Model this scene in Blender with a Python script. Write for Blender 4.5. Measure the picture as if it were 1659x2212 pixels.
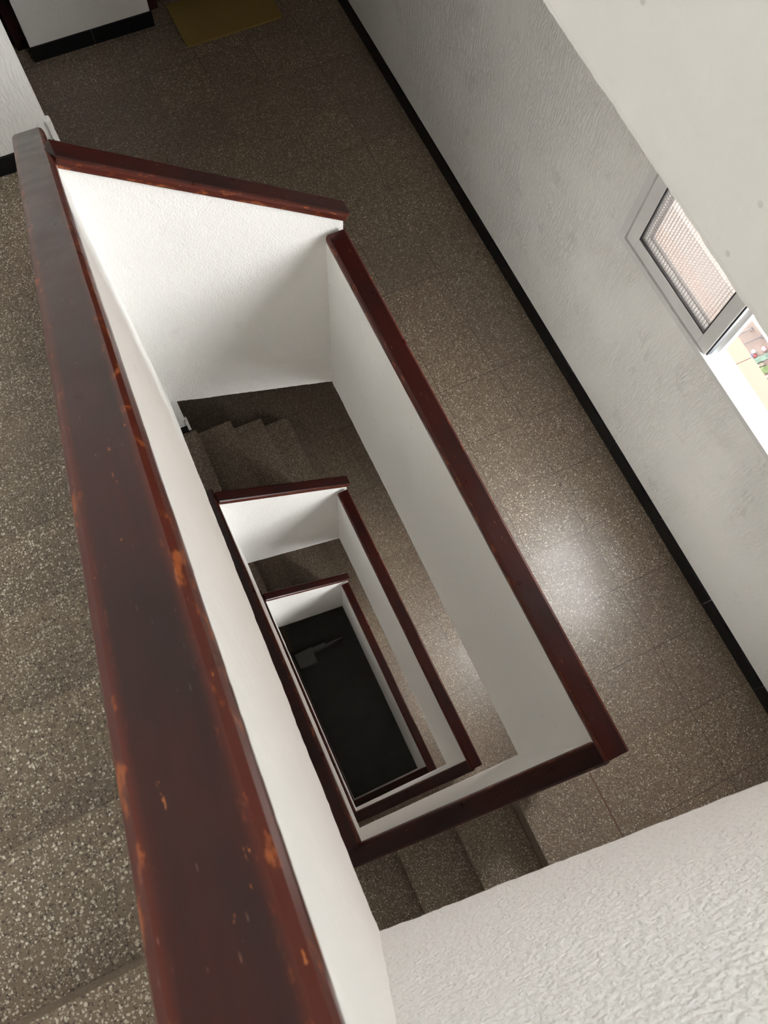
import bpy, bmesh, math, random
from mathutils import Vector, Matrix, noise
random.seed(7)
for o in list(bpy.data.objects): bpy.data.objects.remove(o)
SC = bpy.context.scene
COL = SC.collection
# ------------------------------------------------------------------ camera
cam = bpy.data.cameras.new('camera'); camo = bpy.data.objects.new('camera', cam); COL.objects.link(camo)
M = Matrix(((0.9014243936, 0.3980499390, -0.1702654066), (-0.4310681480, 0.8617078652, -0.2676561355), (0.0401785316, 0.3146677632, 0.9483511398)))
camo.matrix_world = Matrix.Translation((0.0573, 0.2363, -0.3398)) @ M.to_4x4()
cam.sensor_fit = 'VERTICAL'; cam.sensor_height = 36.0; cam.lens = 36.0*1725.95/2212.0
cam.clip_start = 0.01; cam.clip_end = 200
cam.dof.use_dof = True; cam.dof.focus_distance = 3.4; cam.dof.aperture_fstop = 13
SC.camera = camo
# ------------------------------------------------------------------ light
SC.view_settings.view_transform = 'Standard'; SC.view_settings.look = 'None'
SC.view_settings.gamma = 1; SC.view_settings.use_curve_mapping = False
SC.view_settings.exposure = 2.52
SC.cycles.diffuse_bounces = 10; SC.cycles.glossy_bounces = 6; SC.cycles.transparent_max_bounces = 12; SC.cycles.max_bounces = 14
W = bpy.data.worlds.new('sky'); SC.world = W; W.use_nodes = True
bg = W.node_tree.nodes['Background']; bg.inputs[0].default_value = (0.96, 0.975, 0.975, 1); bg.inputs[1].default_value = 6.0
H = 2.8
F0 = -0.95               # floor level of storey 0; rail top of storey 0 is z = 0
RISE = H/17
WIN = (0.455, 1.545, -2.805+H, -2.805+H+1.45)    # y0,y1,z0,z1 of the window opening of storey 0
def portal(k):
    l = bpy.data.lights.new('window_daylight', 'AREA'); l.shape = 'RECTANGLE'
    l.size = WIN[3]-WIN[2]; l.size_y = WIN[1]-WIN[0]; l.cycles.is_portal = True
    o = bpy.data.objects.new('window_daylight', l); COL.objects.link(o)
    o.location = (1.99, (WIN[0]+WIN[1])/2, (WIN[2]+WIN[3])/2-H*k); o.rotation_euler = (0, math.pi/2, 0)
for k in (0, 1, 2, 3): portal(k)
ZT = 1.75                                        # ceiling over the top storey, with an added, unseen rooflight to brighten the near walls
ADDED_SKY = (1.00, 1.60, .55, 1.75)
l = bpy.data.lights.new('added_rooflight_daylight', 'AREA'); l.shape = 'RECTANGLE'; l.size = ADDED_SKY[1]-ADDED_SKY[0]; l.size_y = ADDED_SKY[3]-ADDED_SKY[2]; l.cycles.is_portal = True
o = bpy.data.objects.new('added_rooflight_daylight', l); COL.objects.link(o); o.location = ((ADDED_SKY[0]+ADDED_SKY[1])/2, (ADDED_SKY[2]+ADDED_SKY[3])/2, ZT+.2)  # portal for the added rooflight

# ------------------------------------------------------------------ material helpers
def new_mat(name):
    m = bpy.data.materials.new(name); m.use_nodes = True
    nt = m.node_tree; return m, nt, nt.nodes['Principled BSDF']
class N:
    """tiny node helper"""
    def __init__(s, nt): s.nt = nt
    def n(s, t, **kw):
        x = s.nt.nodes.new(t)
        for a, b in kw.items(): setattr(x, a, b)
        return x
    def set(s, sock, v):
        if isinstance(v, bpy.types.NodeSocket): s.nt.links.new(v, sock)
        else: sock.default_value = v
    def math(s, op, a, b=0.0, c=None, clamp=False):
        x = s.n('ShaderNodeMath', operation=op, use_clamp=clamp); s.set(x.inputs[0], a); s.set(x.inputs[1], b)
        if c is not None: s.set(x.inputs[2], c)
        return x.outputs[0]
    def mix(s, f, a, b, bt='MIX'):
        x = s.n('ShaderNodeMix', data_type='RGBA', blend_type=bt); s.set(x.inputs[0], f); s.set(x.inputs[6], a); s.set(x.inputs[7], b)
        return x.outputs[2]
    def noise(s, vec, scale, detail=2.0, rough=0.5, out=0):
        x = s.n('ShaderNodeTexNoise'); s.set(x.inputs['Vector'], vec); x.inputs['Scale'].default_value = scale
        x.inputs['Detail'].default_value = detail; x.inputs['Roughness'].default_value = rough
        return x.outputs[out]
    def mapping(s, vec, scale=(1, 1, 1), rot=(0, 0, 0), loc=(0, 0, 0)):
        x = s.n('ShaderNodeMapping'); s.set(x.inputs[0], vec); x.inputs['Scale'].default_value = scale
        x.inputs['Rotation'].default_value = rot; x.inputs['Location'].default_value = loc
        return x.outputs[0]
    def ramp(s, f, a, b):
        x = s.n('ShaderNodeMapRange', interpolation_type='SMOOTHSTEP'); s.set(x.inputs[0], f); x.inputs[1].default_value = a; x.inputs[2].default_value = b
        return x.outputs[0]
    def bump(s, h, strength, dist, normal=None):
        x = s.n('ShaderNodeBump'); s.set(x.inputs['Height'], h); x.inputs['Strength'].default_value = strength; x.inputs['Distance'].default_value = dist
        if normal is not None: s.set(x.inputs['Normal'], normal)
        return x.outputs[0]
    def pos(s): return s.n('ShaderNodeNewGeometry').outputs['Position']
    def obj(s): return s.n('ShaderNodeTexCoord').outputs['Object']

def simple(name, col, rough=0.6, metal=0.0, bump=0, bscale=80):
    m, nt, b = new_mat(name); b.inputs['Base Color'].default_value = (*col, 1); b.inputs['Roughness'].default_value = rough
    b.inputs['Metallic'].default_value = metal; q = N(nt)
    f = q.noise(q.obj(), bscale, 3)
    c = q.mix(f, (*[x*0.88 for x in col], 1), (*[min(1, x*1.12) for x in col], 1)); nt.links.new(c, b.inputs['Base Color'])
    if bump: nt.links.new(q.bump(f, 0.5, bump), b.inputs['Normal'])
    return m

def plaster(name, col, kind):
    m, nt, b = new_mat(name); q = N(nt); p = q.pos()
    b.inputs['Roughness'].default_value = 0.75; b.inputs['Specular IOR Level'].default_value = 0.3
    big = q.noise(p, 2.2, 3)
    c = q.mix(big, (*[x*0.95 for x in col], 1), (*col, 1))
    if kind == 'stipple':        # coarse thrown plaster
        h1 = q.ramp(q.noise(q.mapping(p, (1, 1, 0.75)), 125, 3, 0.55), 0.36, 0.64)
        h2 = q.noise(p, 48, 2)
        h = q.math('ADD', h1, q.math('MULTIPLY', h2, 0.7))
        nt.links.new(q.bump(h, 0.8, 0.0030), b.inputs['Normal'])
        pit = q.ramp(q.noise(p, 125, 3), 0.56, 0.68); c = q.mix(q.math('MULTIPLY', pit, 0.16), c, (0.35, 0.33, 0.31, 1))
    elif kind == 'fine':
        h = q.math('ADD', q.ramp(q.noise(p, 130, 3), 0.35, 0.65), q.math('MULTIPLY', q.noise(p, 14, 2), 1.2))
        nt.links.new(q.bump(h, 0.62, 0.0020), b.inputs['Normal'])
        st = q.ramp(q.noise(p, 9, 4), 0.62, 0.75); c = q.mix(q.math('MULTIPLY', st, 0.10), c, (0.42, 0.38, 0.30, 1))
    elif kind == 'smooth':
        h = q.math('ADD', q.math('MULTIPLY', q.noise(p, 70, 2), 0.3), q.noise(p, 9, 2))
        nt.links.new(q.bump(h, 0.4, 0.003), b.inputs['Normal'])
        vor = q.n('ShaderNodeTexVoronoi'); nt.links.new(p, vor.inputs['Vector']); vor.inputs['Scale'].default_value = 16
        pit = q.math('MULTIPLY', q.math('LESS_THAN', vor.outputs['Distance'], 0.09), q.ramp(q.noise(p, 6, 2), 0.5, 0.62))
        c = q.mix(q.math('MULTIPLY', pit, 0.30), c, (0.3, 0.28, 0.26, 1))
    elif kind == 'comb':         # brushed vertical strokes
        v = q.mapping(p, (1, 1, 0.14), (0.22, 0, 0))
        dis = q.noise(p, 6, 2, out=1)
        vv = q.n('ShaderNodeVectorMath', operation='MULTIPLY_ADD'); nt.links.new(dis, vv.inputs[0]); vv.inputs[1].default_value = (0.05, 0.05, 0.05); nt.links.new(v, vv.inputs[2])
        s1 = q.ramp(q.noise(vv.outputs[0], 115, 3, 0.6), 0.40, 0.60)
        patch = q.ramp(q.noise(p, 2.6, 2), 0.36, 0.62)
        h = q.math('MULTIPLY', s1, q.math('ADD', 0.25, q.math('MULTIPLY', patch, 0.9)))
        nt.links.new(q.bump(h, 0.7, 0.0034), b.inputs['Normal'])
        dirt = q.math('MULTIPLY', q.math('SUBTRACT', 1.0, s1), q.ramp(q.noise(p, 7, 3), 0.60, 0.72))
        c = q.mix(q.math('MULTIPLY', dirt, 0.20), c, (0.20, 0.19, 0.18, 1))
    nt.links.new(c, b.inputs['Base Color'])
    return m

def terrazzo(name, tiled, tint=(1, 1, 1)):
    m, nt, b = new_mat(name); q = N(nt); p = q.pos()
    b.inputs['Roughness'].default_value = 0.30
    base = q.mix(q.noise(p, 30, 3), (0.132*tint[0], 0.099*tint[1], 0.066*tint[2], 1), (0.228*tint[0], 0.173*tint[1], 0.117*tint[2], 1))
    blot = q.ramp(q.noise(p, 3.0, 3), 0.35, 0.7)
    base = q.mix(q.math('MULTIPLY', blot, 0.28), base, (0.21, 0.13, 0.09, 1))
    wv = q.n('ShaderNodeVectorMath', operation='MULTIPLY_ADD'); nt.links.new(q.noise(p, 150, 2, out=1), wv.inputs[0]); wv.inputs[1].default_value = (.007, .007, .007); nt.links.new(p, wv.inputs[2])
    pw = wv.outputs[0]
    def chips(scale, lo, thr, off):
        v = q.n('ShaderNodeTexVoronoi'); nt.links.new(q.mapping(pw, loc=(off, off*2, off)), v.inputs['Vector']); v.inputs['Scale'].default_value = scale
        sep = q.n('ShaderNodeSeparateColor'); nt.links.new(v.outputs['Color'], sep.inputs[0])
        r = q.math('MULTIPLY', sep.outputs[1], thr)
        return q.math('MULTIPLY', q.math('LESS_THAN', v.outputs['Distance'], q.math('ADD', r, 0.16)), q.math('GREATER_THAN', sep.outputs[0], lo)), sep.outputs[2]
    d, _ = chips(175, 0.28, 0.38, 3.1); c = q.mix(q.math('MULTIPLY', d, 0.8), base, (0.038, 0.030, 0.024, 1))
    d2, _ = chips(230, 0.5, 0.34, 9.7); c = q.mix(d2, c, (0.20, 0.15, 0.11, 1))
    w, wr = chips(150, 0.48, 0.34, 1.3); c = q.mix(w, c, q.mix(wr, (0.34, 0.29, 0.21, 1), (0.68, 0.64, 0.54, 1)))
    w2, wr2 = chips(235, 0.50, 0.36, 5.9); c = q.mix(w2, c, q.mix(wr2, (0.26, 0.21, 0.15, 1), (0.54, 0.49, 0.40, 1)))
    nrm = None
    if tiled:
        sx = q.n('ShaderNodeSeparateXYZ'); nt.links.new(p, sx.inputs[0])
        fx = q.math('DIVIDE', q.math('ADD', sx.outputs[0], 10*0.295-1.170), 0.295)
        fy = q.math('DIVIDE', q.math('ADD', sx.outputs[1], 10*0.295-0.446), 0.295)
        lx = q.math('PINGPONG', fx, 0.5); ly = q.math('PINGPONG', fy, 0.5)
        ln = q.math('MINIMUM', lx, ly)
        line = q.math('MULTIPLY', q.math('LESS_THAN', ln, 0.0052), q.ramp(q.noise(p, 2.3, 1), 0.36, 0.52))
        cv = q.n('ShaderNodeCombineXYZ'); nt.links.new(q.math('FLOOR', fx), cv.inputs[0]); nt.links.new(q.math('FLOOR', fy), cv.inputs[1])
        wn = q.n('ShaderNodeTexWhiteNoise'); nt.links.new(cv.outputs[0], wn.inputs['Vector'])
        c = q.mix(q.math('MULTIPLY', wn.outputs['Value'], 0.30), c, (0.13, 0.10, 0.085, 1))
        # each tile is ground a touch out of level
        sub = q.n('ShaderNodeVectorMath', operation='SUBTRACT'); nt.links.new(wn.outputs['Color'], sub.inputs[0]); sub.inputs[1].default_value = (.5, .5, .5)
        mul = q.n('ShaderNodeVectorMath', operation='MULTIPLY'); nt.links.new(sub.outputs[0], mul.inputs[0]); mul.inputs[1].default_value = (.03, .03, 0)
        geo = q.n('ShaderNodeNewGeometry')
        ad = q.n('ShaderNodeVectorMath', operation='ADD'); nt.links.new(mul.outputs[0], ad.inputs[0]); nt.links.new(geo.outputs['Normal'], ad.inputs[1])
        nm = q.n('ShaderNodeVectorMath', operation='NORMALIZE'); nt.links.new(ad.outputs[0], nm.inputs[0]); nrm = nm.outputs[0]
        c = q.mix(q.math('MULTIPLY', line, 0.75), c, (0.045, 0.035, 0.03, 1))
    nt.links.new(q.bump(q.noise(p, 160, 2), 0.25, 0.0006, nrm), b.inputs['Normal'])
    nt.links.new(q.math('ADD', 0.26, q.math('MULTIPLY', q.noise(p, 5, 3), 0.16)), b.inputs['Roughness'])
    nt.links.new(c, b.inputs['Base Color'])
    return m

def varnished(name, hw, worn=1.0):
    """dark red varnished hardwood; object X runs along the rail, Y across (half width hw)"""
    m, nt, b = new_mat(name); q = N(nt); o = q.obj()
    g = q.noise(q.mapping(o, (1.5, 28, 28)), 3.0, 4, 0.6)
    c = q.mix(g, (0.014, 0.0042, 0.0036, 1), (0.044, 0.0066, 0.0048, 1))
    dark = q.ramp(q.noise(q.mapping(o, (1, 3, 3)), 3.2, 3), 0.42, 0.68)
    c = q.mix(q.math('MULTIPLY', dark, 0.65), c, (0.012, 0.0055, 0.005, 1))
    sx = q.n('ShaderNodeSeparateXYZ'); nt.links.new(o, sx.inputs[0])
    e = q.math('ABSOLUTE', sx.outputs[1])
    edge = q.ramp(e, hw-0.013, hw-0.003)
    c = q.mix(q.math('MULTIPLY', edge, 0.5), c, (0.105, 0.018, 0.009, 1))
    wn = q.ramp(q.noise(q.mapping(o, (9, 26, 26)), 2.2, 5, 0.62), 0.55, 0.66)
    c = q.mix(q.math('MULTIPLY', q.math('MULTIPLY', edge, wn), 0.75*worn), c, (0.30, 0.085, 0.025, 1))
    chip = q.ramp(q.noise(q.mapping(o, (12, 55, 55), loc=(4, 0, 0)), 1.6, 4, 0.7), 0.675, 0.70)
    c = q.mix(q.math('MULTIPLY', chip, 0.7*worn), c, (0.42, 0.15, 0.05, 1))
    vor = q.n('ShaderNodeTexVoronoi'); nt.links.new(q.mapping(o, (22, 260, 260)), vor.inputs['Vector']); vor.inputs['Scale'].default_value = 1.0
    scr = q.math('MULTIPLY', q.math('LESS_THAN', q.math('ADD', vor.outputs['Distance'], q.math('MULTIPLY', q.noise(o, 160, 2), 0.16)), 0.15), q.ramp(q.noise(o, 7, 2), 0.52, 0.62))
    c = q.mix(q.math('MULTIPLY', scr, 0.38*worn), c, (0.42, 0.24, 0.17, 1))
    nt.links.new(c, b.inputs['Base Color'])
    nt.links.new(q.math('ADD', 0.20, q.math('MULTIPLY', q.noise(o, 11, 3), 0.22)), b.inputs['Roughness'])
    nt.links.new(q.bump(g, 0.25, 0.0012), b.inputs['Normal'])
    b.inputs['Specular IOR Level'].default_value = 0.24
    b.inputs['Coat Weight'].default_value = 0.09; b.inputs['Coat Roughness'].default_value = 0.15
    return m

WHITE = (0.885, 0.875, 0.85)
M_stip = plaster('plaster_stippled', (0.90, 0.895, 0.88), 'stipple')
M_fine = plaster('plaster_fine', WHITE, 'fine')
M_smooth = plaster('plaster_smooth', (0.895, 0.897, 0.875), 'smooth')
M_comb = plaster('plaster_brushed', (0.86, 0.85, 0.825), 'comb')
M_floor = terrazzo('terrazzo_tiles', True)
M_step = terrazzo('terrazzo_step', False, (0.92, 0.94, 0.92))
M_rail = varnished('varnished_mahogany', 0.041)
M_skirt = simple('black_skirting_tile', (0.0055, 0.0055, 0.0058), 0.38, bscale=30)
M_skirt.node_tree.nodes['Principled BSDF'].inputs['Specular IOR Level'].default_value = 0.25
M_alu = simple('white_lacquered_aluminium', (0.70, 0.70, 0.69), 0.38, bscale=8)
M_track = simple('white_track', (0.82, 0.86, 0.90), 0.3, bscale=8)
M_gasket = simple('black_rubber_gasket', (0.02, 0.02, 0.022), 0.6)
M_door = varnished('dark_red_door_wood', 0.4, 0.3)
M_mat = simple('ochre_coir', (0.25, 0.165, 0.045), 0.95, bump=0.004, bscale=260)
M_dark = simple('worn_concrete', (0.34, 0.335, 0.31), 0.6, bscale=5)
M_paint = simple('grey_painted_plaster', (0.88, 0.89, 0.87), 0.7, bscale=10)
M_terra = simple('terracotta_sill', (0.062, 0.021, 0.0085), 0.7, bscale=60)

# ------------------------------------------------------------------ geometry helpers
def obj(name, bm, mat, parent=None, loc=(0, 0, 0), smooth=False, kind=None):
    me = bpy.data.meshes.new(name); bmesh.ops.recalc_face_normals(bm, faces=bm.faces); bm.to_mesh(me); bm.free()
    for mm in (mat if isinstance(mat, (list, tuple)) else [mat]): me.materials.append(mm)
    if smooth:
        for p in me.polygons: p.use_smooth = True
    o = bpy.data.objects.new(name, me); COL.objects.link(o); o.location = loc
    if parent: o.parent = parent
    if kind: o['kind'] = kind
    return o
def tag(o, label, cat, group=None):
    o['label'] = label; o['category'] = cat
    if group: o['group'] = group
    return o
def empty(name, label, cat, loc, group=None, rz=0):
    o = bpy.data.objects.new(name, None); COL.objects.link(o); o.location = loc; o.rotation_euler = (0, 0, rz); o.empty_display_size = 0.1
    return tag(o, label, cat, group)
def box(bm, x0, x1, y0, y1, z0, z1, bevel=0):
    r = bmesh.ops.create_cube(bm, size=1.0)['verts']
    for v in r: v.co = Vector(((x0+x1)/2+v.co.x*(x1-x0), (y0+y1)/2+v.co.y*(y1-y0), (z0+z1)/2+v.co.z*(z1-z0)))
    if bevel:
        es = list({e for v in r for e in v.link_edges})
        bmesh.ops.bevel(bm, geom=es, offset=bevel, segments=2, affect='EDGES', profile=0.5)
    return bm
def BX(*a, **k): return box(bmesh.new(), *a, **k)
def boxes(*bs):
    bm = bmesh.new()
    for b in bs: box(bm, *b)
    return bm
def prism(pts, lo, hi, axis='z'):
    """polygon extruded along an axis. pts are (a,b): z->(x,y), x->(y,z), y->(x,z)"""
    bm = bmesh.new()
    def P(a, b, t): return {'z': (a, b, t), 'x': (t, a, b), 'y': (a, t, b)}[axis]
    A = [bm.verts.new(P(a, b, lo)) for a, b in pts]; B = [bm.verts.new(P(a, b, hi)) for a, b in pts]
    bm.faces.new(A); bm.faces.new(B[::-1]); n = len(pts)
    for i in range(n): bm.faces.new((A[i], A[(i+1) % n], B[(i+1) % n], B[i]))
    return bm
def panel(along, a0, a1, face, back, top, bot, cell, rough=0.0012, ragged=0.0022):
    """thick plastered panel with a slightly uneven skin. along='y': face/back are x positions; along='x': they are y positions.
    top(a), bot(a) give its upper and lower edges."""
    bm = bmesh.new(); na = max(2, int((a1-a0)/cell)); nz = max(2, int((top(a0)-bot(a0))/cell))
    def grid(t, s):
        G = []
        for i in range(na+1):
            a = a0+(a1-a0)*i/na; row = []
            for j in range(nz+1):
                zt, zb = top(a), bot(a); z = zb+(zt-zb)*j/nz
                p = Vector((t, a, z)) if along == 'y' else Vector((a, t, z))
                d = noise.noise(p*38)*rough + noise.noise(p*7)*rough*1.6
                if j <= 1: z2 = noise.noise(Vector((a*95, z*10, t)))*ragged*1.5+noise.noise(Vector((a*26, z*3, t)))*ragged*1.2; p.z += z2*(1 if j == 0 else .4)
                if j == 0: d += rough*1.5
                if along == 'y': p.x += d*s
                else: p.y += d*s
                row.append(bm.verts.new(p))
            G.append(row)
        return G
    s = 1 if face < back else -1
    A = grid(face, s); B = grid(back, -s)
    for G in (A, B):
        for i in range(na):
            for j in range(nz): bm.faces.new((G[i][j], G[i+1][j], G[i+1][j+1], G[i][j+1]))
    for i in range(na):
        for j in (0, nz): bm.faces.new((A[i][j], A[i+1][j], B[i+1][j], B[i][j]))
    for j in range(nz):
        for i in (0, na): bm.faces.new((A[i][j], A[i][j+1], B[i][j+1], B[i][j]))
    return bm

# ------------------------------------------------------------------ setting: floors, walls, ceiling
ZB = -12.35
for k in (0, 1, 2, 3):
    F = F0-H*k
    if k > -2:
        pts = [(.628, -1.05), (1.765, -1.05), (1.765, 4.5), (-1.05, 4.5), (-1.05, 3.12), (.02, 3.12), (.02, 3.03), (.76, 3.03), (.76, 2.07), (.843, 2.07), (.843, -.07), (.628, -.07)]
        obj('floor', prism(pts, F-.22, F), M_floor, kind='structure')
# ground storey: dark pit floor and the raised entrance slab with its stepped pale edge
obj('floor', BX(-1.05, 1.765, -1.05, 4.5, ZB-.1, ZB), M_dark, kind='structure')
t = empty('entrance_steps', 'pale grey stepped block at the dark bottom of the stairwell', 'steps', (.03, 2.0, ZB))
for (x0, x1, y0_, y1_) in ((.032, .300, 1.90, 2.13), (.301, .507, 2.055, 2.115), (.508, .768, 2.055, 2.082)):
    o = obj('step', BX(x0-.03, x1-.03, y0_-2, y1_-2, 0, .20, bevel=.003), M_paint, t)
obj('ceiling', boxes((-1.05, ADDED_SKY[0], -1.05, 4.5, ZT, ZT+.15), (ADDED_SKY[1], 1.765, -1.05, 4.5, ZT, ZT+.15), (ADDED_SKY[0], ADDED_SKY[1], -1.05, ADDED_SKY[2], ZT, ZT+.15), (ADDED_SKY[0], ADDED_SKY[1], ADDED_SKY[3], 4.5, ZT, ZT+.15)), M_smooth, kind='structure')  # leaves a hole for the added rooflight
obj('window_5', boxes((ADDED_SKY[0]-.03, ADDED_SKY[0]+.02, ADDED_SKY[2], ADDED_SKY[3], ZT+.15, ZT+.19), (ADDED_SKY[1]-.02, ADDED_SKY[1]+.03, ADDED_SKY[2], ADDED_SKY[3], ZT+.15, ZT+.19), (ADDED_SKY[0]-.03, ADDED_SKY[1]+.03, ADDED_SKY[2]-.05, ADDED_SKY[2], ZT+.15, ZT+.19), (ADDED_SKY[0]-.03, ADDED_SKY[1]+.03, ADDED_SKY[3], ADDED_SKY[3]+.05, ZT+.15, ZT+.19)), M_alu, kind='structure')  # frame round the added, unseen rooflight

# outer wall on the window side, with one opening per storey
XR = 1.765
y0, y1 = WIN[0], WIN[1]
bl = [(XR, XR+.20, -1.05, y0, ZB, ZT), (XR, XR+.20, y1, 4.5, ZB, ZT)]
zs = [ZB]
for k in (3, 2, 1, 0): zs += [WIN[2]-H*k, WIN[3]-H*k]
zs.append(ZT)
for i in range(0, len(zs), 2):
    cut = 0 if i == len(zs)-2 else .056
    bl.append((XR, XR+.079, y0, y1, zs[i], zs[i+1])); bl.append((XR+.079, XR+.20, y0, y1, zs[i], zs[i+1]-cut))
obj('wall_right', boxes(*bl), M_comb, kind='structure')
obj('wall_near', BX(-1.25, XR+.2, -1.25, -1.05, ZB, ZT), M_fine, kind='structure')
obj('wall_left', BX(-1.25, -1.05, -1.05, 4.7, ZB, ZT), M_fine, kind='structure')
obj('wall_far', BX(-1.05, XR+.2, 4.5, 4.7, ZB, ZT), M_fine, kind='structure')
# stub wall that ends the long flight, with a lump of mortar at its foot
stub = obj('wall_stub', panel('x', -1.05, .008, 3.0, 3.12, lambda a: ZT, lambda a: ZB, .05, .001, 0), M_comb, kind='structure')
for k in (0, 1, 2):
    z = F0-H*k-13*RISE
    bm = prism([(.004, z+.02), (.024, z+.02), (.024, z+.09), (.022, z+.13), (.025, z+.165), (.022, z+.182), (.010, z+.186), (.004, z+.178)], 2.987, 3.02, 'y')
    obj('trim_1', bm, M_fine, kind='structure')
# pier between the two flat doors, per storey it simply runs through
obj('wall_pier', BX(.067, .735, 4.31, 4.5, ZB, ZT), M_fine, kind='structure')

# baseboards: black tiles 40 cm long
def skirting(name, pieces, axis):
    bm = bmesh.new()
    for p in pieces: box(bm, *p)
    return obj(name, bm, M_skirt, kind='structure')
for k in (0, 1, 2, 3):
    F = F0-H*k
    ps = []; y = -1.0+.01
    while y < 4.49:
        ye = min(y+.4045, 4.5); j = random.uniform(0, .0012)
        ps.append((XR-.010-j, XR+.001, y+.0012, ye-.0012, F, F+.085)); y += .4045
    skirting('baseboard_right', ps, 'y')
    skirting('baseboard_pier', [(.060, .40, 4.300, 4.312, F, F+.085), (.4012, .742, 4.300, 4.312, F, F+.085), (.733, .742, 4.312, 4.45, F, F+.085)], 'x')
    if k < 3:
        z = F-13*RISE
        skirting('baseboard_stub', [(-1.05, -.41, 2.989, 3.001, z, z+.085), (-.4088, .022, 2.989, 3.001, z, z+.085)], 'x')

obj('trim_2', BX(.945, .952, -1.05, -.10, F0-H-.002, F0-H+.0006), simple('brown_joint_filler', (.14, .075, .05), .8), kind='structure')
# ------------------------------------------------------------------ stair flights
def step_mesh(x0, x1, y0, y1, ztop, dirn, noz=.014):
    """tread slab with a small nosing over a recessed riser; dirn = side it descends to ('-x','+y','+x')"""
    bm = bmesh.new(); t = .032
    tx0, tx1, ty0, ty1 = x0, x1, y0, y1
    if dirn == '-x': tx0 -= noz
    if dirn == '+x': tx1 += noz
    if dirn == '+y': ty1 += noz
    box(bm, tx0, tx1, ty0, ty1, ztop-t, ztop, bevel=.003)
    box(bm, x0, x1, y0, y1, ztop-RISE-.012, ztop-t-.0002)
    return bm
nb = [.628, .385, .126, -.115, -.36]
nl = [.11+.265*i for i in range(8)]
nt_ = [.04, .305, .545, .76]
WH = {0: 'at the top level nearest the camera', 1: 'one storey down', 2: 'two storeys down', 3: 'on the lowest storey'}
for k in (0, 1, 2, 3):
    F = F0-H*k
    vis = WH[k]
    # short flight on the near side
    t = empty('stair_flight', 'short terrazzo flight descending on the near side, '+vis, 'stairs', (0, -.56, F-4*RISE), 'short near-side flights')
    for i in range(1, 5):
        bm = step_mesh(nb[i], nb[i-1], -1.046, -.074, F-RISE*i, '-x'); bmesh.ops.translate(bm, vec=(0, .56, -(F-4*RISE)), verts=bm.verts)
        obj('step', bm, M_step, t)
    Z = F-5*RISE
    pts = [(-1.046, -1.046), (-.36, -1.046), (-.36, -.074), (-.074, -.074), (-.074, nl[0]+.013), (-1.046, nl[0]+.013)]
    bm = prism(pts, Z-.16, Z); bmesh.ops.translate(bm, vec=(0, .56, -(F-4*RISE)), verts=bm.verts)
    obj('corner_landing', bm, M_step, t)
    bm = prism([(.62, F-.24), (.62, F-.34), (-.36, F-5*RISE-.16), (-.36, F-5*RISE-.08)], -1.046, -.076, 'y'); bmesh.ops.translate(bm, vec=(0, .56, -(F-4*RISE)), verts=bm.verts)
    obj('stair_soffit', bm, M_smooth, t)
    # long flight on the left
    t = empty('stair_flight', 'long terrazzo flight behind the left handrail, '+vis, 'stairs', (-.56, 1.0, F-12*RISE), 'long left flights')
    L = (.56, -1.0, -(F-12*RISE))
    for i in range(1, 8):
        bm = step_mesh(-1.046, -.074, nl[i-1], nl[i], F-RISE*(5+i), '+y'); bmesh.ops.translate(bm, vec=L, verts=bm.verts)
        obj('step', bm, M_step, t)
    Z = F-13*RISE
    bm = prism([(-1.046, nl[7]), (-.074, nl[7]), (-.074, 2.074), (nt_[0]+.013, 2.074), (nt_[0]+.013, 2.985), (-1.046, 2.985)], Z-.16, Z); bmesh.ops.translate(bm, vec=L, verts=bm.verts)
    obj('corner_landing', bm, M_step, t)
    bm = prism([(nl[0], Z+8*RISE-.36), (nl[7], Z-.15), (nl[7], Z-.08), (nl[0], Z+7*RISE-.10)], -1.046, -.076, 'x'); bmesh.ops.translate(bm, vec=L, verts=bm.verts)
    obj('stair_soffit', bm, M_smooth, t)
    # short flight on the far side
    if k < 3:
        t = empty('stair_flight', 'short terrazzo flight with open stepped edge, '+vis, 'stairs', (.4, 2.55, F-17*RISE), 'short far-side flights')
        L = (-.4, -2.55, -(F-17*RISE))
        for i in range(1, 4):
            bm = step_mesh(nt_[i-1], nt_[i], 2.072, 3.03, Z-RISE*i, '+x'); bmesh.ops.translate(bm, vec=L, verts=bm.verts)
            obj('step', bm, M_step, t)
        bm = prism([(.045, Z-.36), (.045, Z-.20), (.29, Z-.335), (.70, Z-4*RISE+.03), (.70, Z-4*RISE-.0), (.56, Z-4*RISE)], 2.075, 3.02, 'y'); bmesh.ops.translate(bm, vec=L, verts=bm.verts)
        obj('stair_soffit', bm, M_smooth, t)

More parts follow.
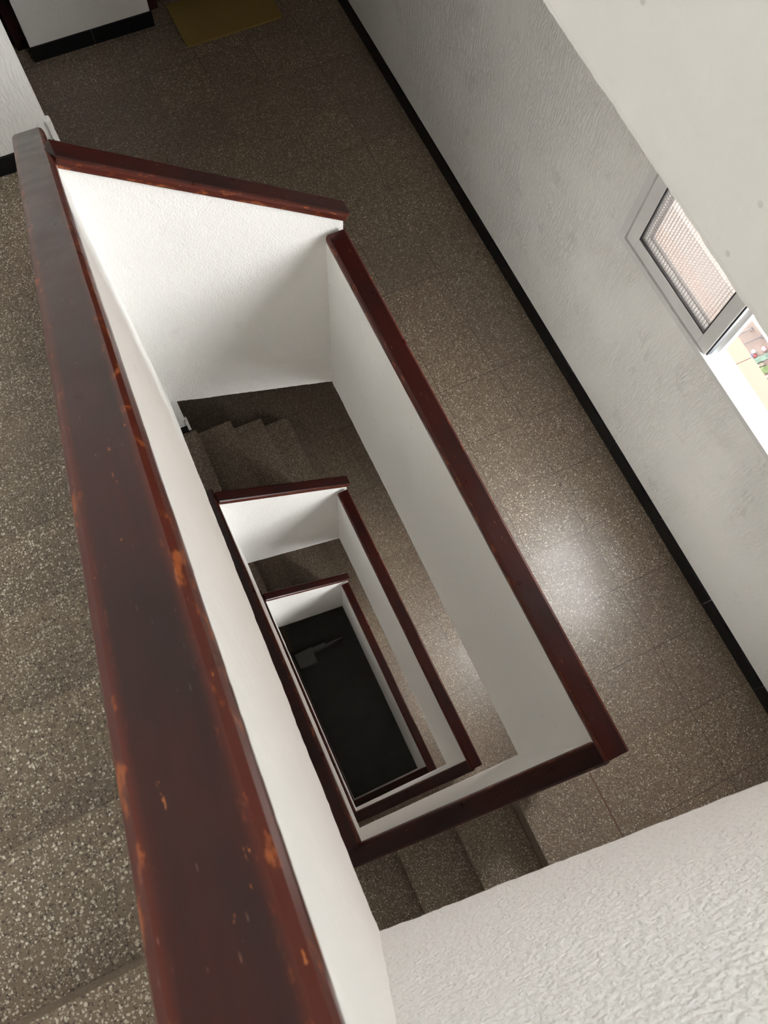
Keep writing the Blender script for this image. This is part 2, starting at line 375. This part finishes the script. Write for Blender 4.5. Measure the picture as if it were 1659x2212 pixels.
# ------------------------------------------------------------------ parapets round the well
T = .035
def Zbot_near(a): return -.755+.915*a         # top of the near (short side) handrail
def Zleft(a): return -.743-.67*a
def Zfar(a): return .72-.765*a-H
for k in (0, 1, 2, 3):
    d = -H*k; cell = {0: .011, 1: .016}.get(k, .035); rg = {0: .0022, 1: .0022}.get(k, .001)
    obj('wall_well_right', panel('y', -.05, 2.0, .773, .843, lambda a: d-T, lambda a: d-1.25+.03*a, cell, ragged=rg*.6), M_smooth, kind='structure')
    obj('wall_well_near', panel('x', -.07, .773, 0, -.07, lambda a: d+min(Zbot_near(a), -.01)-T, lambda a: d-1.79+.70*a, cell if k else .0085, .0008, rg*1.3), M_stip if k == 0 else M_fine, kind='structure')
    obj('wall_well_left', panel('y', 0, 2.30 if k == 0 else 2.08, 0, -.07, lambda a: d+Zleft(a)-T, lambda a: d-1.79-.888*min(a, 2.0), cell, ragged=rg), M_smooth, kind='structure')
    if k < 3:
        obj('wall_well_far', panel('x', .0, .843, 2.0, 2.07, lambda a: d+Zfar(a)-T, lambda a: d-H+ (-.766-.53*a if a < .773 else -1.18), cell, ragged=rg), M_fine, kind='structure')

# ------------------------------------------------------------------ handrails
def handrail(p0, p1, width, across, label, round_ends=.004, mat=M_rail):
    """flat topped rail; p0,p1 = ends of the top centre line"""
    p0 = Vector(p0); p1 = Vector(p1); X = (p1-p0); Lx = X.length; X.normalize()
    Y = Vector(across); Zv = X.cross(Y)
    if Zv.z < 0: Y = -Y; Zv = X.cross(Y)
    bm = bmesh.new(); n = 14
    # cross section: flat top, chamfered shoulders, straight side, small bottom bevel
    h = width/2; sec = [(-h+.003, -T), (-h, -T+.004), (-h, -.013), (-h+.0035, -.0045), (-h+.011, 0), (h-.011, 0), (h-.0035, -.0045), (h, -.013), (h, -T+.004), (h-.003, -T)]
    rings = []
    re = round_ends
    stations = [0.0, re*.3, re] + [re+(Lx-2*re)*i/n for i in range(1, n)] + [Lx-re, Lx-re*.3, Lx]
    for s in stations:
        e = min(s, Lx-s); sh = 1.0
        inset = 0.0
        if e < re: inset = re*(1-math.sqrt(max(0, 1-((re-e)/re)**2)))
        row = []
        for (a, b) in sec:
            aa = max(-h+inset, min(h-inset, a)); w = noise.noise(Vector((s*3+p0.x*9, a*20, p0.z)))*.0008
            row.append(bm.verts.new((s, aa+w, b)))
        rings.append(row)
    m = len(sec)
    for i in range(len(rings)-1):
        for j in range(m): bm.faces.new((rings[i][j], rings[i][(j+1) % m], rings[i+1][(j+1) % m], rings[i+1][j]))
    bm.faces.new(rings[0]); bm.faces.new(rings[-1][::-1])
    o = obj('handrail', bm, mat)
    # origin at the lower end, top centre line; local X along the rail, Z up out of it
    R = Matrix((X, Y, Zv)).transposed().to_4x4()
    o.matrix_world = Matrix.Translation(p0) @ R
    return tag(o, label, 'handrail')
desc = {
 0: ('dark wooden handrail along the right of the well beside the camera, out of frame',
     'dark wooden handrail on the near wall beside the camera, out of frame',
     'huge dark red-brown handrail in the left foreground, running down away from the camera',
     'shiny red handrail sloping across the top of the well, widest of the far-side rails'),
 1: ('longest scratched red handrail along the right edge of the well beside the bright floor patch',
     'longest near-side handrail across the bottom of the well, just above the visible steps',
     'dark handrail second from the left, emerging under the large white left wall',
     'second far-side handrail down the well, below the stepped terrazzo flight'),
 2: ('second right-hand handrail down the well, between two white inner walls',
     'second near-side handrail down the well, dark with worn edges',
     'thin dark left handrail squeezed between two white strips deep in the well',
     'smallest far-side handrail, deepest in the well above the black opening'),
 3: ('innermost right-hand handrail, bordering the black bottom of the well',
     'innermost near-side handrail, shortest and darkest at the bottom of the well',
     'faint lowest left handrail edging the black bottom of the well', '')}
for k in (0, 1, 2, 3):
    d = -H*k; D = desc[k]
    handrail((.804, -.055, d), (.804, 1.98, d), .082, (1, 0, 0), D[0])
    handrail((-.075, -.030, d+Zbot_near(-.075)), (.775, -.030, d+Zbot_near(.775)-.012), .078, (0, 1, 0), D[1])
    YE = 2.345 if k == 0 else 2.12
    handrail((-.049, .012, d+Zleft(.012)), (-.049, YE, d+Zleft(YE)), .098, (1, 0, 0), D[2], round_ends=.014)
    if k < 3: handrail((.009, 2.024, d+Zfar(.009)), (.868, 2.024, d+Zfar(.868)), .078, (0, 1, 0), D[3], round_ends=.008)

# ------------------------------------------------------------------ windows
def ribbed_glass():
    m, nt, b = new_mat('ribbed_glass'); q = N(nt); o = q.obj()
    sx = q.n('ShaderNodeSeparateXYZ'); nt.links.new(o, sx.inputs[0])
    wy = q.math('PINGPONG', q.math('DIVIDE', sx.outputs[1], .0135), 0.5); wz = q.math('PINGPONG', q.math('DIVIDE', sx.outputs[2], .0135), 0.5)
    cell = q.math('MULTIPLY', q.ramp(wy, .02, .4), q.ramp(wz, .02, .4))
    nt.nodes.remove(b)
    tr = q.n('ShaderNodeBsdfTransparent'); nt.links.new(q.mix(cell, (.50, .49, .49, 1), (1, 1, .99, 1)), tr.inputs[0])
    tl = q.n('ShaderNodeBsdfTranslucent'); nt.links.new(q.mix(cell, (.80, .74, .68, 1), (1.0, .97, .92, 1)), tl.inputs[0])
    gl = q.n('ShaderNodeBsdfGlossy'); gl.inputs['Roughness'].default_value = .12
    nt.links.new(q.bump(cell, .6, .003), gl.inputs['Normal'])
    m1 = q.n('ShaderNodeMixShader'); m1.inputs[0].default_value = .06; nt.links.new(tr.outputs[0], m1.inputs[1]); nt.links.new(tl.outputs[0], m1.inputs[2])
    m2 = q.n('ShaderNodeMixShader'); m2.inputs[0].default_value = .06; nt.links.new(m1.outputs[0], m2.inputs[1]); nt.links.new(gl.outputs[0], m2.inputs[2])
    nt.links.new(m2.outputs[0], nt.nodes['Material Output'].inputs[0])
    return m
M_glass = ribbed_glass()
def window(n, k):
    z0, z1 = WIN[2], WIN[3]; yb, ye = WIN[0], WIN[1]
    r = bpy.data.objects.new('window_%d' % n, None); COL.objects.link(r); r.location = (XR, 0, -H*k); r['kind'] = 'structure'
    g = -.006                                     # frame stands just proud of the plaster
    # fixed frame: jambs and head, sill rail
    f = boxes((g, .075, ye-.032, ye, z0, z1), (g, .075, yb, yb+.032, z0, z1), (g, .075, yb+.032, ye-.032, z1-.032, z1), (g, .020, yb+.032, ye-.032, z0, z0+.024))
    obj('window_frame', f, M_alu, r)
    tr = boxes((.020, .078, yb+.032, ye-.032, z0, z0+.008), (.026, .030, yb+.032, ye-.032, z0+.008, z0+.026), (.046, .050, yb+.032, ye-.032, z0+.008, z0+.030), (.056, .060, yb+.032, ye-.032, z0+.008, z0+.022), (.070, .078, yb+.032, ye-.032, z0+.008, z0+.034))
    obj('window_track', tr, M_track, r)
    def sash(xa, xb, ya, yb2, nm, prot):
        a, b2 = z0+.026, z1-.034; sw = .052
        s = bmesh.new()
        box(s, xa, xb, ya, ya+sw, a, b2, bevel=.0015); box(s, xa, xb, yb2-sw, yb2, a, b2, bevel=.0015)
        box(s, xa, xb, ya+sw, yb2-sw, a, a+sw, bevel=.0015); box(s, xa, xb, ya+sw, yb2-sw, b2-sw, b2, bevel=.0015)
        so = obj(nm, s, M_alu, r)
        i0, i1, j0, j1 = ya+sw, yb2-sw, a+sw, b2-sw; w = .006
        gk = boxes((xa+.004, xb-.004, i0, i0+w, j0, j1), (xa+.004, xb-.004, i1-w, i1, j0, j1), (xa+.004, xb-.004, i0+w, i1-w, j0, j0+w), (xa+.004, xb-.004, i0+w, i1-w, j1-w, j1))
        obj('gasket', gk, M_gasket, so)
        obj('glass_pane', BX((xa+xb)/2-.002, (xa+xb)/2+.002, i0+w, i1-w, j0+w, j1-w), M_glass, so)
        return so
    s1 = sash(.002, .026, .977, ye-.034, 'sliding_sash', 0)
    # dark pull edge on the meeting stile
    obj('seal', BX(.006, .026, .970, .977, z0+.028, z1-.036), M_gasket, s1)
    sash(.040, .064, .955, ye-.045, 'sliding_sash', 1)
    # outside sill of terracotta tiles
    sl = bmesh.new(); y = yb-.03
    while y < ye+.02:
        e = min(y+.245, ye+.03); box(sl, .080, .200, y+.001, e-.001, z0-.055, z0-.035); y += .245
    obj('outer_sill', sl, M_terra, r)
    return r
for n, k in enumerate((0, 1, 2, 3)): window(n+1, k)

# ------------------------------------------------------------------ doors on the landings
def door(n, x0, x1, k):
    F = F0-H*k
    r = bpy.data.objects.new('door_%d' % n, None); COL.objects.link(r); r.location = ((x0+x1)/2, 4.46, F); r['kind'] = 'structure'
    w = (x1-x0)/2
    obj('door_frame', boxes((-w, -w+.06, -.045, .039, 0, 2.06), (w-.06, w, -.045, .039, 0, 2.06), (-w+.06, w-.06, -.045, .039, 2.0, 2.06)), M_door, r)
    lf = BX(-w+.062, w-.062, 0, .039, .006, 1.998)
    for (a, b) in ((.15, .85), (1.0, 1.85)):
        box(lf, -w+.16, w-.16, -.008, 0, a, b, bevel=.004)
    l = obj('door_leaf', lf, M_door, r)
    hb = bmesh.new(); bmesh.ops.create_uvsphere(hb, u_segments=16, v_segments=10, radius=.028); bmesh.ops.translate(hb, vec=(w-.12, -.045, 1.0), verts=hb.verts)
    box(hb, w-.13, w-.11, -.03, 0, .99, 1.01)
    obj('door_knob', hb, simple('brass', (.6, .42, .15), .3, 1.0), l, smooth=True)
n = 1
for k in (0, 1, 2, 3):
    door(n, -.90, .062, k); door(n+1, .745, 1.68, k); n += 2
# doormat in front of the right-hand flat door, one storey down
bm = bmesh.new(); x0, x1, y0m, y1m = .845, 1.415, 4.078, 4.405
pts = []
for cx, cy, a0 in ((x1-.02, y1m-.02, 0), (x0+.02, y1m-.02, 90), (x0+.02, y0m+.02, 180), (x1-.02, y0m+.02, 270)):
    for i in range(5):
        a = math.radians(a0+i*22.5); pts.append((cx+.02*math.cos(a)-1.13, cy+.02*math.sin(a)-4.24))
tag(obj('doormat', prism(pts, 0, .013), M_mat, loc=(1.13, 4.24, F0-H+.0005)), 'ochre coir doormat on the terrazzo landing in front of the dark red door', 'doormat')

# ------------------------------------------------------------------ what the window looks down on
M_yard = simple('pale_pink_render', (.17, .135, .12), .8, bscale=3)
M_white = simple('white_paint', (.26, .26, .27), .5)
M_green = simple('yard_greenery', (.085, .12, .05), .9, bump=.02, bscale=14)
M_teal = simple('pale_green_tarp', (.11, .16, .13), .8)
M_rock = simple('cream_stone', (.22, .20, .16), .8, bump=.01)
M_pipe = simple('grey_pipe', (.08, .072, .072), .5)
ZY = -8.0
obj('floor', BX(4.6, 8.5, -1.5, 6.0, ZY-.3, ZY), M_yard, kind='structure')
obj('ceiling', BX(5.25, 8.5, -1.5, 6.0, ZY+1.15, ZY+1.30), M_yard, kind='structure')  # unseen canopy, added to keep sky light off the terrace
obj('wall_opposite', BX(8.5, 8.8, -3, 9.0, -14, 2.5), M_yard, kind='structure')
for (a, b) in (((5.80, 2.61), (6.10, 2.608)), ((5.84, 2.483), (6.16, 2.465))):
    t = empty('yard_pipe', 'thin grey pipe lying on the pale terrace outside the window, '+('farther from' if b[1] > 2.5 else 'nearer to')+' the toys', 'pipe', (a[0], a[1], ZY))
    bm = bmesh.new(); L = b[0]-a[0]
    bmesh.ops.create_cone(bm, cap_ends=True, segments=12, radius1=.008, radius2=.008, depth=L, matrix=Matrix.Translation((L/2, 0, .02)) @ Matrix.Rotation(math.pi/2, 4, 'Y'))
    obj('pipe_run', bm, M_pipe, t)
    for x in (.02, L-.02):
        obj('pipe_clamp', BX(x-.014, x+.014, -.016, .016, 0, .032, bevel=.003), M_pipe, t)
tag(obj('terrace_bar', prism([(-.02, .10), (.0, .10), (.035, -.09), (.015, -.09)], 0, .03), M_pipe, loc=(5.775, 2.55, ZY)), 'short dark grey bar at the terrace edge joining the two pipes', 'bar')
def ball(name, x, y, r, mat, label, cat, sq=1.0):
    bm = bmesh.new(); bmesh.ops.create_icosphere(bm, subdivisions=3, radius=r)
    for v in bm.verts: v.co *= 1+noise.noise(v.co*30+Vector((x, y, 0)))*.12; v.co.z *= sq
    return tag(obj(name, bm, mat, loc=(x, y, ZY+r*sq), smooth=True), label, cat)
ball('toy_ball', 5.863, 2.325, .026, simple('blue_plastic', (.012, .05, .20), .4), 'small blue ball in the bright yard seen through the window', 'toy')
ball('toy_ball', 5.925, 2.312, .018, simple('red_plastic', (.22, .012, .015), .4), 'small red ball beside the blue one in the yard outside', 'toy')
ball('flower_pot', 5.803, 2.345, .022, M_white, 'white round pot left of the blue ball in the yard outside', 'pot')
ball('flower_pot', 5.935, 2.365, .024, M_white, 'white round pot behind the red ball in the yard outside', 'pot')
ball('flower_clump', 6.06, 2.345, .028, simple('pink_petals', (.24, .11, .13), .8), 'pink flower clump right of the balls in the yard outside', 'flowers')
def bed(x0, x1, y0, y1, h, mat, name, label, cat):
    bm = bmesh.new(); nx, ny = 26, 12; V = []
    for i in range(nx+1):
        row = []
        for j in range(ny+1):
            u = i/nx; v = j/ny; e = min(u, 1-u, v, 1-v)
            z = 0 if e == 0 else h*(.6+.7*abs(noise.noise(Vector((u*9+x0, v*6+y0, 0)))))
            row.append(bm.verts.new((x0+(x1-x0)*u-x0, y0+(y1-y0)*v-y0+.012*noise.noise(Vector((u*12, v*3, 2))), z)))
        V.append(row)
    for i in range(nx):
        for j in range(ny): bm.faces.new((V[i][j], V[i+1][j], V[i+1][j+1], V[i][j+1]))
    bm.faces.new([V[i][0] for i in range(nx+1)]+[V[nx][j] for j in range(1, ny+1)]+[V[i][ny] for i in range(nx-1, -1, -1)]+[V[0][j] for j in range(ny-1, 0, -1)])
    return tag(obj(name, bm, mat, loc=(x0, y0, ZY), smooth=True), label, cat)
bed(5.75, 6.4, 2.225, 2.29, .03, M_teal, 'planting_bed', 'pale green strip of planting next to the balls in the yard outside', 'plants')
bed(5.72, 5.98, 2.175, 2.215, .02, M_rock, 'stone_edging', 'cream stone edging between two green strips in the yard outside', 'stones')
bed(5.70, 6.4, 2.085, 2.165, .03, M_green, 'planting_bed', 'mossy green strip of planting in the yard outside, nearest the sill', 'plants')
bed(5.70, 6.4, 2.02, 2.06, .02, M_rock, 'stone_edging', 'cream stone row before the white board in the yard outside', 'stones')
tag(obj('white_board', BX(-.3, .5, -.05, .05, 0, .02, bevel=.003), M_white, loc=(5.95, 1.94, ZY)), 'white board lying in the yard outside the window', 'board')
